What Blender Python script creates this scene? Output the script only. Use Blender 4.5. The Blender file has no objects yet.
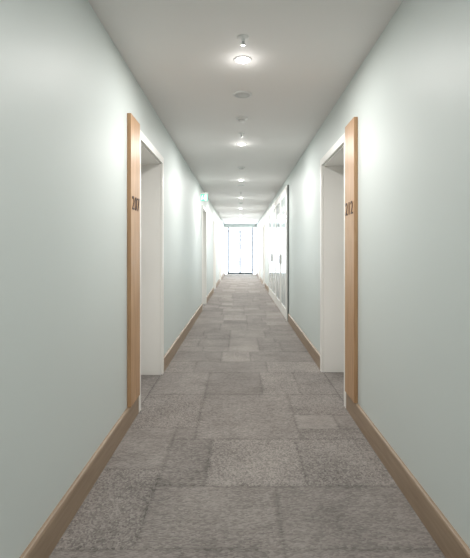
import bpy, bmesh, math, random
from mathutils import Vector, Matrix
random.seed(7)
F=440.0
L=0.825; R=0.885; HC=1.30; H=2.655; YB=-3.2; YE=22.9
sc=bpy.context.scene

# ---------------- materials ----------------
def mat(name,col,rough=0.5,metal=0.0,emit=None,es=0.0,spec=0.5):
    m=bpy.data.materials.new(name); m.use_nodes=True
    b=m.node_tree.nodes['Principled BSDF']
    b.inputs['Base Color'].default_value=(*col,1)
    b.inputs['Roughness'].default_value=rough
    b.inputs['Metallic'].default_value=metal
    b.inputs['Specular IOR Level'].default_value=spec
    if emit:
        b.inputs['Emission Color'].default_value=(*emit,1)
        b.inputs['Emission Strength'].default_value=es
    return m
def paint(name,c1,c2,rough,scale=1.5,bump=0.04):
    m=mat(name,c1,rough); nt=m.node_tree; b=nt.nodes['Principled BSDF']
    tc=nt.nodes.new('ShaderNodeTexCoord')
    n=nt.nodes.new('ShaderNodeTexNoise'); n.inputs['Scale'].default_value=scale
    nt.links.new(tc.outputs['Object'],n.inputs['Vector'])
    r=nt.nodes.new('ShaderNodeValToRGB'); r.color_ramp.elements[0].color=(*c1,1); r.color_ramp.elements[1].color=(*c2,1)
    nt.links.new(n.outputs['Fac'],r.inputs['Fac']); nt.links.new(r.outputs['Color'],b.inputs['Base Color'])
    n2=nt.nodes.new('ShaderNodeTexNoise'); n2.inputs['Scale'].default_value=350
    nt.links.new(tc.outputs['Object'],n2.inputs['Vector'])
    bp=nt.nodes.new('ShaderNodeBump'); bp.inputs['Strength'].default_value=bump; bp.inputs['Distance'].default_value=0.002
    nt.links.new(n2.outputs['Fac'],bp.inputs['Height']); nt.links.new(bp.outputs['Normal'],b.inputs['Normal'])
    return m
def wood(name,c1,c2,rough,stretch):
    m=mat(name,c1,rough); nt=m.node_tree; b=nt.nodes['Principled BSDF']
    tc=nt.nodes.new('ShaderNodeTexCoord'); mp=nt.nodes.new('ShaderNodeMapping'); mp.inputs['Scale'].default_value=stretch
    nt.links.new(tc.outputs['Object'],mp.inputs['Vector'])
    n=nt.nodes.new('ShaderNodeTexNoise'); n.inputs['Scale'].default_value=6; n.inputs['Detail'].default_value=8; n.inputs['Distortion'].default_value=0.6
    nt.links.new(mp.outputs['Vector'],n.inputs['Vector'])
    r=nt.nodes.new('ShaderNodeValToRGB'); r.color_ramp.elements[0].position=0.3; r.color_ramp.elements[1].position=0.7
    r.color_ramp.elements[0].color=(*c1,1); r.color_ramp.elements[1].color=(*c2,1)
    nt.links.new(n.outputs['Fac'],r.inputs['Fac']); nt.links.new(r.outputs['Color'],b.inputs['Base Color'])
    return m
M_wall=paint('wall_paint',(0.632,0.682,0.667),(0.652,0.702,0.687),0.5)
M_ceil=paint('ceiling_paint',(0.83,0.81,0.795),(0.85,0.83,0.815),0.65)
M_white=mat('white_lacquer',(0.89,0.875,0.84),0.35)
M_whited=mat('white_door_leaf',(0.80,0.81,0.80),0.3)
M_pale=mat('pale_glass_panel',(0.52,0.60,0.60),0.08)
M_oak=wood('oak_veneer',(0.42,0.24,0.12),(0.55,0.34,0.185),0.4,(6,6,0.5))
M_oakb=wood('oak_skirting',(0.28,0.20,0.135),(0.36,0.265,0.185),0.4,(6,0.5,6))
M_dark=mat('dark_metal',(0.05,0.065,0.085),0.4,0.3)
M_edge=mat('grey_edge_shadow',(0.16,0.17,0.17),0.4,0.3)
M_num=mat('bronze_numerals',(0.06,0.025,0.015),0.5,0.0)
M_steel=mat('brushed_steel',(0.55,0.55,0.55),0.3,1.0)
M_plastic=mat('white_plastic',(0.8,0.8,0.79),0.4)
M_grille=mat('grey_plastic',(0.62,0.62,0.61),0.5)
M_lamp=mat('lamp_lens',(1,1,1),0.5,emit=(1,0.97,0.92),es=22)
M_gap=mat('shadow_gap',(0.14,0.15,0.15),0.6)
M_green=mat('exit_green',(0.15,0.6,0.42),0.4,emit=(0.25,0.8,0.6),es=0.5)
M_signw=mat('exit_white',(0.9,0.9,0.9),0.4,emit=(0.9,1,0.95),es=1.2)
M_slab=mat('carpet_backing',(0.10,0.09,0.085),0.95)
# glass
M_glass=bpy.data.materials.new('window_glass'); M_glass.use_nodes=True
nt=M_glass.node_tree; nt.nodes.clear()
o=nt.nodes.new('ShaderNodeOutputMaterial'); mx=nt.nodes.new('ShaderNodeMixShader'); mx.inputs[0].default_value=0.06
t=nt.nodes.new('ShaderNodeBsdfTransparent'); g=nt.nodes.new('ShaderNodeBsdfGlossy'); g.inputs['Roughness'].default_value=0.02
nt.links.new(t.outputs[0],mx.inputs[1]); nt.links.new(g.outputs[0],mx.inputs[2]); nt.links.new(mx.outputs[0],o.inputs[0])
# carpet
M_carpet=mat('loop_pile_carpet',(0.3,0.27,0.25),0.95,spec=0.1); nt=M_carpet.node_tree; b=nt.nodes['Principled BSDF']
b.inputs['Sheen Weight'].default_value=0.2
tc=nt.nodes.new('ShaderNodeTexCoord')
at=nt.nodes.new('ShaderNodeAttribute'); at.attribute_name='tile'
ed=nt.nodes.new('ShaderNodeAttribute'); ed.attribute_name='edge'
def MN(op,a,bb=None,clamp=False):
    n=nt.nodes.new('ShaderNodeMath'); n.operation=op; n.use_clamp=clamp
    for i,v in enumerate((a,bb)):
        if v is None: continue
        if isinstance(v,(int,float)): n.inputs[i].default_value=v
        else: nt.links.new(v,n.inputs[i])
    return n.outputs[0]
sep=nt.nodes.new('ShaderNodeSeparateColor'); nt.links.new(at.outputs['Color'],sep.inputs[0])
se=nt.nodes.new('ShaderNodeSeparateColor'); nt.links.new(ed.outputs['Color'],se.inputs[0])
u,vv_,w_=se.outputs[0],se.outputs[1],se.outputs[2]; h_=ed.outputs['Alpha']
def tex(kind,scale,vec=None,detail=None):
    n=nt.nodes.new(kind); n.inputs['Scale'].default_value=scale
    if detail is not None: n.inputs['Detail'].default_value=detail
    nt.links.new(vec or tc.outputs['Object'],n.inputs['Vector']); return n
def mapped(sx,sy):
    m=nt.nodes.new('ShaderNodeMapping'); m.inputs['Scale'].default_value=(sx,sy,1)
    nt.links.new(tc.outputs['Object'],m.inputs['Vector']); return m.outputs['Vector']
va=tex('ShaderNodeTexVoronoi',115,mapped(0.6,1.2)); vb=tex('ShaderNodeTexVoronoi',115,mapped(1.1,0.8))
sel=MN('GREATER_THAN',sep.outputs[1],0.6)
mc=nt.nodes.new('ShaderNodeMix'); mc.data_type='RGBA'
nt.links.new(sel,mc.inputs['Factor']); nt.links.new(va.outputs['Color'],mc.inputs[6]); nt.links.new(vb.outputs['Color'],mc.inputs[7])
sv=nt.nodes.new('ShaderNodeSeparateColor'); nt.links.new(mc.outputs[2],sv.inputs[0])
n1=tex('ShaderNodeTexNoise',3.0,None,5)
n2=tex('ShaderNodeTexNoise',24,None,6)
n3=tex('ShaderNodeTexNoise',14,mapped(0.4,2.2),5)
dist=MN('MINIMUM',MN('MINIMUM',u,MN('SUBTRACT',w_,u)),MN('MINIMUM',vv_,MN('SUBTRACT',h_,vv_)))
dist=MN('ADD',dist,MN('MULTIPLY',MN('SUBTRACT',n2.outputs['Fac'],0.5),0.04))
seam=MN('SUBTRACT',1.0,MN('DIVIDE',dist,0.022),True)
v=MN('MULTIPLY',MN('SUBTRACT',sv.outputs[0],0.5),MN('ADD',0.27,MN('MULTIPLY',sep.outputs[1],0.24)))
v=MN('ADD',v,MN('MULTIPLY',MN('SUBTRACT',n1.outputs['Fac'],0.5),0.55))
v=MN('ADD',v,MN('MULTIPLY',MN('SUBTRACT',n3.outputs['Fac'],0.5),0.24))
v=MN('ADD',v,sep.outputs[0])
v=MN('SUBTRACT',v,MN('MULTIPLY',seam,0.15),True)
rc=nt.nodes.new('ShaderNodeValToRGB')
rc.color_ramp.elements[0].color=(0.070,0.060,0.056,1); rc.color_ramp.elements[1].color=(0.43,0.388,0.358,1)
nt.links.new(v,rc.inputs['Fac']); nt.links.new(rc.outputs['Color'],b.inputs['Base Color'])
bp=nt.nodes.new('ShaderNodeBump'); bp.inputs['Strength'].default_value=0.6; bp.inputs['Distance'].default_value=0.004
nt.links.new(MN('SUBTRACT',1.0,va.outputs['Distance']),bp.inputs['Height']); nt.links.new(bp.outputs['Normal'],b.inputs['Normal'])

# ---------------- helpers ----------------
def link(o,parent=None):
    sc.collection.objects.link(o)
    if parent: o.parent=parent
    return o
def boxes(name,lst,mats,parent=None,bevel=0.0):
    bm=bmesh.new()
    for q in lst:
        x0,x1,y0,y1,z0,z1=q[:6]; mi=q[6] if len(q)>6 else 0
        if x0>x1:x0,x1=x1,x0
        vs=[bm.verts.new(c) for c in ((x0,y0,z0),(x1,y0,z0),(x1,y1,z0),(x0,y1,z0),(x0,y0,z1),(x1,y0,z1),(x1,y1,z1),(x0,y1,z1))]
        for f in ((0,3,2,1),(4,5,6,7),(0,1,5,4),(1,2,6,5),(2,3,7,6),(3,0,4,7)):
            fc=bm.faces.new([vs[i] for i in f]); fc.material_index=mi
    me=bpy.data.meshes.new(name); bm.to_mesh(me); bm.free()
    if not isinstance(mats,(list,tuple)): mats=[mats]
    for m in mats: me.materials.append(m)
    o=bpy.data.objects.new(name,me); link(o,parent)
    if bevel:
        md=o.modifiers.new('bevel','BEVEL'); md.width=bevel; md.segments=2
    return o
def lathe(name,prof,m,loc,parent=None,seg=40):
    bm=bmesh.new(); rings=[]
    for r,z in prof:
        rings.append([bm.verts.new((max(r,1e-4)*math.cos(2*math.pi*i/seg),max(r,1e-4)*math.sin(2*math.pi*i/seg),z)) for i in range(seg)])
    for a,c in zip(rings,rings[1:]):
        for i in range(seg):
            bm.faces.new((a[i],a[(i+1)%seg],c[(i+1)%seg],c[i]))
    bmesh.ops.recalc_face_normals(bm,faces=bm.faces)
    me=bpy.data.meshes.new(name); bm.to_mesh(me); bm.free(); me.materials.append(m)
    for p in me.polygons: p.use_smooth=True
    o=bpy.data.objects.new(name,me); o.location=loc; link(o,parent); return o
def empty(name,loc=(0,0,0)):
    e=bpy.data.objects.new(name,None); e.empty_display_size=0.1; e.location=loc; link(e); return e

# ---------------- openings (y0,y1) ----------------
OH=2.20; REC=0.26; TW=0.07
left_op=[(3.57,4.57),(9.55,10.5),(13.6,14.6),(17.6,18.6)]
right_op=[(3.66,4.67),(15.6,16.6),(19.0,20.0)]
def wall(name,x,side,ops):
    T=0.35; bx=[]; y=YB
    xo=x+side*T
    for a,c in ops:
        bx.append((x,xo,y,a,0,H)); bx.append((x,xo,a,c,OH,H)); y=c
    bx.append((x,xo,y,YE,0,H))
    return boxes(name,bx,M_wall)
wall('wall_left',-L,-1,left_op)
wall('wall_right',R,1,right_op)
boxes('ceiling',[(-L-.35,R+.35,YB-.2,YE+.25,H,H+.2)],M_ceil)
boxes('floor',[(-L-.35,R+.35,YB-.2,YE+.25,-.2,0)],M_slab)
boxes('wall_back',[(-L-.35,R+.35,YB-.2,YB,0,H)],M_wall)
WX0,WX1,WH=-L+.02,R-.02,2.5
boxes('wall_end',[(-L-.35,WX0,YE,YE+.25,0,H),(WX1,R+.35,YE,YE+.25,0,H),(WX0,WX1,YE,YE+.25,WH,H)],M_wall)

# ---------------- baseboards ----------------
HB=0.15; TB=0.02
def baseboard(name,x,side,gaps):
    bm=bmesh.new(); y=YB+.001
    segs=[]
    for a,c in gaps: segs.append((y,a)); y=c
    segs.append((y,YE))
    s=-side
    prof=[(0,0.001),(TB,0.001),(TB,HB-.014),(TB-.004,HB-.003),(TB-.009,HB),(0,HB)]
    for a,c in segs:
        A=[bm.verts.new((x+s*p,a,z)) for p,z in prof]; C=[bm.verts.new((x+s*p,c,z)) for p,z in prof]
        n=len(prof)
        for i in range(n): bm.faces.new((A[i],A[(i+1)%n],C[(i+1)%n],C[i]))
        bm.faces.new(A); bm.faces.new(C[::-1])
    bmesh.ops.recalc_face_normals(bm,faces=bm.faces)
    me=bpy.data.meshes.new(name); bm.to_mesh(me); bm.free(); me.materials.append(M_oakb)
    link(bpy.data.objects.new(name,me))
CUP=(7.95,13.0)
baseboard('baseboard_left',-L,-1,[(a-TW,c+TW) for a,c in left_op])
rg=[(a-TW,c+TW) for a,c in right_op]; rg.insert(1,CUP)
baseboard('baseboard_right',R,1,rg)
boxes('baseboard_back',[(-L+.02,R-.02,YB,YB+.02,.001,HB)],M_oakb)

# ---------------- doors ----------------
di=0
def door(x,side,a,c):
    global di; di+=1
    e=empty('door_%d'%di,(x,(a+c)/2,0))
    def B(n,l,m,bv=0.0):
        o=boxes(n,l,m,None,bv); o.parent=e; o.matrix_parent_inverse=Matrix.Translation(-e.location); return o
    s=-side; p=0.022; li=0.012
    B('architrave',[(x,x+s*p,a-TW,a,0.001,OH+TW),(x,x+s*p,c,c+TW,0.001,OH+TW),(x,x+s*p,a,c,OH,OH+TW)],M_white,.002)
    xo=x+side*REC
    B('jamb_lining',[(x,xo,a+.0005,a+li,.001,OH),(x,xo,c-li,c-.0005,.001,OH),(x,xo,a+li,c-li,OH-li,OH-.0005)],M_white,.001)
    B('door_stop',[(xo-side*.02,xo,a+li,a+li+.02,.001,OH-li),(xo-side*.02,xo,c-li-.02,c-li,.001,OH-li),(xo-side*.02,xo,a+li+.02,c-li-.02,OH-li-.02,OH-li)],M_white)
    B('door_leaf',[(xo,xo+side*.045,a+.003,c-.003,.008,OH-.003)],M_whited)
    B('threshold',[(x+side*.235,xo+side*.05,a+.014,c-.014,.0005,.008)],M_steel)
    hy=c-.11
    B('handle_rose',[(xo,xo-side*.008,hy-.026,hy+.026,1.02,1.072)],M_steel,.003)
    B('handle_neck',[(xo-side*.006,xo-side*.055,hy-.009,hy+.009,1.037,1.055)],M_steel,.003)
    B('handle_lever',[(xo-side*.045,xo-side*.06,hy-.13,hy+.009,1.036,1.056)],M_steel,.004)
    B('card_reader',[(xo,xo-side*.02,hy-.035,hy+.035,1.12,1.24)],M_dark,.004)
for a,c in left_op: door(-L,-1,a,c)
for a,c in right_op: door(R,1,a,c)

# number panels
def numpanel(x,side,y0,y1,txt):
    s=-side; p=0.03
    o=boxes('door_number_panel',[(x+s*.001,x+s*p,y0,y1,HB+.001,2.30)],M_oak,None,.0015)
    cu=bpy.data.curves.new('numerals','FONT'); cu.body=txt; cu.size=0.145; cu.extrude=0.002; cu.offset=-0.0004
    cu.align_x='CENTER'; cu.align_y='CENTER'; cu.space_character=1.12
    t=bpy.data.objects.new('tmp',cu); sc.collection.objects.link(t)
    dg=bpy.context.evaluated_depsgraph_get(); me=bpy.data.meshes.new_from_object(t.evaluated_get(dg))
    bpy.data.objects.remove(t)
    me.materials.clear(); me.materials.append(M_num)
    n=bpy.data.objects.new('numerals',me); link(n,o)
    if side<0: mx=Matrix(((0,0,1),(1,0,0),(0,1,0)))
    else: mx=Matrix(((0,0,-1),(-1,0,0),(0,1,0)))
    n.matrix_world=Matrix.Translation((x+s*(p+.002),(y0+y1)/2,1.645 if side<0 else 1.62))@mx.to_4x4()
numpanel(-L,-1,3.21,3.497,'207')
numpanel(R,1,3.30,3.587,'212')

# ---------------- built-in cupboard wall on the right ----------------
c0,c1=CUP; top=2.48
e=empty('built_in_cupboard',(R,(c0+c1)/2,0))
def CB(n,l,m,bv=0):
    o=boxes(n,l,m,None,bv); o.parent=e; o.matrix_parent_inverse=Matrix.Translation(-e.location)
ZB=.009
CB('carcass',[(R,R-.022,c0+.04,c1-.04,ZB,top-.04)],M_gap)
CB('frame',[(R,R-.034,c0+.05,c0+.09,ZB,top),(R,R-.04,c1-.04,c1,ZB,top),(R,R-.034,c0+.09,c1-.04,top-.04,top),(R,R-.03,c0+.09,c1-.04,ZB,.06)],M_white)
CB('edge_shadow',[(R,R-.024,c0,c0+.05,ZB,top)],M_edge)  # shadow line at the near edge, painted as a dark grey strip
n=4; w=(c1-c0-.13)/n; lv=[]; hd=[]; pn=[]
for i in range(n):
    ya=c0+.09+i*w+.03; yb=c0+.09+(i+1)*w-.03; z0=.07; z1=top-.05; st=.12
    lv+=[(R-.022,R-.036,ya,ya+st,z0,z1),(R-.022,R-.036,yb-st,yb,z0,z1),(R-.022,R-.036,ya+st,yb-st,z0,z0+.14),(R-.022,R-.036,ya+st,yb-st,z1-.1,z1)]
    pn.append((R-.022,R-.030,ya+st,yb-st,z0+.14,z1-.1))
    hy=yb-.045 if i%2==0 else ya+.045
    hd.append((R-.036,R-.056,hy-.008,hy+.008,1.0,1.2))
CB('door_frames',lv,M_white); CB('glass_panels',pn,M_pale); CB('pull_handles',hd,M_steel,.003)

# ---------------- end glazed screen (window_1) ----------------
e=empty('window_1',((WX0+WX1)/2,YE,0))
def WB(n,l,m,bv=0):
    o=boxes(n,l,m,None,bv); o.parent=e; o.matrix_parent_inverse=Matrix.Translation(-e.location)
TR=2.27
WB('outer_frame',[(WX0,WX0+.02,YE+.03,YE+.12,0.001,WH),(WX1-.02,WX1,YE+.03,YE+.12,0.001,WH),(WX0+.02,WX1-.02,YE+.03,YE+.12,WH-.04,WH-.0005),(WX0+.02,WX1-.02,YE+.03,YE+.12,.001,.05)],M_white)
WB('mullions',[(-.66,-.575,YE+.04,YE+.11,.05,WH-.04),(.60,.68,YE+.04,YE+.11,.05,WH-.04),(-.575,.60,YE+.04,YE+.11,TR,TR+.04),
   (-.05,.0,YE+.045,YE+.105,.05,TR),(.004,.054,YE+.045,YE+.105,.05,TR),(-.575,.60,YE+.045,YE+.105,.05,.12)],M_dark)
WB('glazing',[(WX0+.02,-.66,YE+.07,YE+.078,.05,WH-.04),(.68,WX1-.02,YE+.07,YE+.078,.05,WH-.04),(-.575,-.05,YE+.07,YE+.078,.12,TR),(.054,.60,YE+.07,YE+.078,.12,TR),(-.575,.60,YE+.07,YE+.078,TR+.04,WH-.04)],M_glass)
WB('pull_bars',[(-.04,-.02,YE+.0,YE+.02,.9,1.3),(.024,.044,YE+.0,YE+.02,.9,1.3),(-.038,-.022,YE+.02,YE+.045,.93,.95),(-.038,-.022,YE+.02,YE+.045,1.25,1.27),(.026,.042,YE+.02,YE+.045,.93,.95),(.026,.042,YE+.02,YE+.045,1.25,1.27)],M_steel)

# ---------------- carpet ----------------
pt=[]
def row(y0,y1,xs,vals):
    e=[-L+.002]+xs+[R-.002]
    for i in range(len(e)-1): pt.append((e[i],e[i+1],y0,y1,vals[i]))
row(YB,-1.9,[-.2,.4],[.5,.4,.55]); row(-1.9,-.9,[-.4,.3],[.45,.5,.4]); row(-.9,.2,[.1],[.45,.5]); row(.2,1.2,[-.3,.35],[.4,.5,.45])
row(1.2,1.9,[-.25,.19],[.46,.48,.42])
pt+=[(-L+.002,-.46,1.9,2.6,.43),(-.46,.19,1.9,2.41,.47),(.19,R-.002,1.9,2.41,.43),
 (-.46,-.19,2.41,3.01,.41),(-.19,.37,2.41,3.01,.55),(.37,R-.002,2.41,3.01,.46),
 (-L+.002,-.46,2.6,3.2,.49),(-.46,-.31,3.01,3.2,.45),
 (-L+.002,-.31,3.2,3.94,.44),(-.31,.42,3.01,3.94,.48),(.42,R-.002,3.01,3.18,.43),(.42,.72,3.18,3.45,.60),(.72,R-.002,3.18,3.45,.44),(.42,R-.002,3.45,3.94,.47)]
row(3.94,4.65,[-.32,.21,.55],[.47,.38,.53,.44])
row(4.65,5.1,[-.5,.3],[.53,.46,.56]); row(5.1,5.6,[-.22,.12],[.43,.59,.45])
def split(x0,x1,y0,y1,d):
    w,h=x1-x0,y1-y0
    if (w<.55 and h<.75) or (d>3 and random.random()<.3):
        pt.append((x0,x1,y0,y1,random.choice([.42,.46,.5,.5,.56,.64]))); return
    if h>w*1.0:
        m=y0+h*random.uniform(.35,.65); split(x0,x1,y0,m,d+1); split(x0,x1,m,y1,d+1)
    else:
        m=x0+w*random.uniform(.35,.65); split(x0,m,y0,y1,d+1); split(m,x1,y0,y1,d+1)
y=5.6
while y<YE-.05:
    y1=min(y+random.uniform(1.3,1.9),YE)
    if YE-y1<.5: y1=YE
    split(-L+.002,R-.002,y,y1,0); y=y1
bm=bmesh.new(); cl=bm.loops.layers.float_color.new('tile'); el=bm.loops.layers.float_color.new('edge')
zt=.006
for x0,x1,y0,y1,vv in pt:
    gch=random.random(); w=x1-x0; h=y1-y0
    cs=((x0,y0),(x1,y0),(x1,y1),(x0,y1)); lc=((0,0),(w,0),(w,h),(0,h))
    f=bm.faces.new([bm.verts.new((a,c,zt)) for a,c in cs])
    for l,q in zip(f.loops,lc): l[cl]=(vv,gch,0,1); l[el]=(q[0],q[1],w,h)
for x,side,ops in ((-L,-1,left_op),(R,1,right_op)):
    for a,c in ops:
        xa,xb=sorted((x+side*.001,x+side*(REC-.025)))
        f=bm.faces.new([bm.verts.new(q) for q in ((xa,a+.014,zt+.0005),(xb,a+.014,zt+.0005),(xb,c-.014,zt+.0005),(xa,c-.014,zt+.0005))])
        for l in f.loops: l[cl]=(.45,.5,0,1); l[el]=(1,1,2,2)
me=bpy.data.meshes.new('carpet'); bm.to_mesh(me); bm.free(); me.materials.append(M_carpet)
link(bpy.data.objects.new('carpet',me))

# ---------------- ceiling fixtures ----------------
CX=0.02
for y,k in ((-2.5,1),(.3,.72),(3.13,.92),(5.62,.95),(8.5,1.15),(11.4,1.3),(14.3,1.6),(17.2,2.0),(20.1,2.6)):
    o=lathe('downlight',[(.045,-.001),(.046,-.004),(.052,-.007),(.062,-.006),(.066,-.001),(.066,0)],M_plastic,(CX,y,H))
    lathe('lens',[(0,-.022),(.015,-.021),(.03,-.016),(.042,-.008),(.046,-.003)],M_lamp,(0,0,0),o)
    ld=bpy.data.lights.new('lamp','AREA'); ld.shape='DISK'; ld.size=.085; ld.energy=26.5*k; ld.color=(1,.98,.95)
    lo=bpy.data.objects.new('lamp',ld); lo.location=(0,0,-.026); link(lo,o)
    pd=bpy.data.lights.new('glow','POINT'); pd.shadow_soft_size=.03; pd.energy=.6; pd.color=(1,.98,.95)
    po=bpy.data.objects.new('glow',pd); po.location=(0,0,-.085); link(po,o)
for y in (2.80,5.1,10.3,16.0):
    o=lathe('sprinkler_head',[(.038,0),(.038,-.003),(.03,-.006),(.014,-.008),(.01,-.03)],M_plastic,(CX,y,H))
    lathe('frame_arms',[(.012,-.02),(.008,-.035),(.004,-.045)],M_steel,(0,0,0),o,16)
    lathe('deflector',[(0,-.045),(.016,-.045),(.018,-.048),(0,-.05)],M_steel,(0,0,0),o,24)
for y,r in ((3.83,.085),(9.2,.085)):
    o=lathe('ceiling_speaker',[(r,0),(r,-.006),(r-.008,-.012),(r-.012,-.012),(r-.016,-.008),(0,-.009)],M_plastic,(CX,y,H))
    lathe('grille',[(0,-.0095),(r-.02,-.0095),(r-.02,-.008)],M_grille,(0,0,0),o)
for y in (4.51,7.2,12.6):
    o=lathe('smoke_detector',[(.06,0),(.06,-.012),(.055,-.018),(.036,-.022),(.034,-.034),(.026,-.042),(0,-.044)],M_plastic,(CX,y,H))
    lathe('sensor_slot',[(.0355,-.024),(.0365,-.028),(.0355,-.032)],M_grille,(0,0,0),o)

# ---------------- exit sign ----------------
sx=-L; sy=8.9; sz=2.29
o=boxes('exit_sign',[(sx,sx+.008,sy-.03,sy+.03,sz+.0,sz+.2,0),(sx+.008,sx+.18,sy-.014,sy+.014,sz+.14,sz+.17,0),(sx+.03,sx+.17,sy-.008,sy+.008,sz,sz+.14,1)],[M_plastic,M_green],None,.002)
y0=sy-.010
boxes('running_figure',[(sx+.06,sx+.075,y0-.001,y0+.001,sz+.1,sz+.118),(sx+.055,sx+.075,y0-.001,y0+.001,sz+.055,sz+.096),(sx+.04,sx+.055,y0-.001,y0+.001,sz+.072,sz+.083),(sx+.075,sx+.088,y0-.001,y0+.001,sz+.06,sz+.07),(sx+.045,sx+.058,y0-.001,y0+.001,sz+.018,sz+.055),(sx+.07,sx+.09,y0-.001,y0+.001,sz+.038,sz+.053)],M_signw,o)
boxes('doorway_symbol',[(sx+.11,sx+.155,y0-.001,y0+.001,sz+.015,sz+.125)],M_signw,o)

# ---------------- world ----------------
w=bpy.data.worlds.new('sky'); sc.world=w; w.use_nodes=True; nt=w.node_tree
bg=nt.nodes['Background']; bg.inputs['Color'].default_value=(0.84,0.92,1,1); bg.inputs['Strength'].default_value=7.0

# ---------------- camera ----------------
cd=bpy.data.cameras.new('camera'); cam=bpy.data.objects.new('camera',cd); link(cam)
cam.location=(0,0,HC); cam.rotation_euler=(math.pi/2,0,0)
cd.sensor_fit='VERTICAL'; cd.sensor_height=36; cd.lens=F*36/558
cd.shift_x=-5/558; cd.shift_y=-29/558; cd.clip_start=.02
sc.camera=cam
sc.view_settings.view_transform='Standard'
sc.view_settings.exposure=0.0
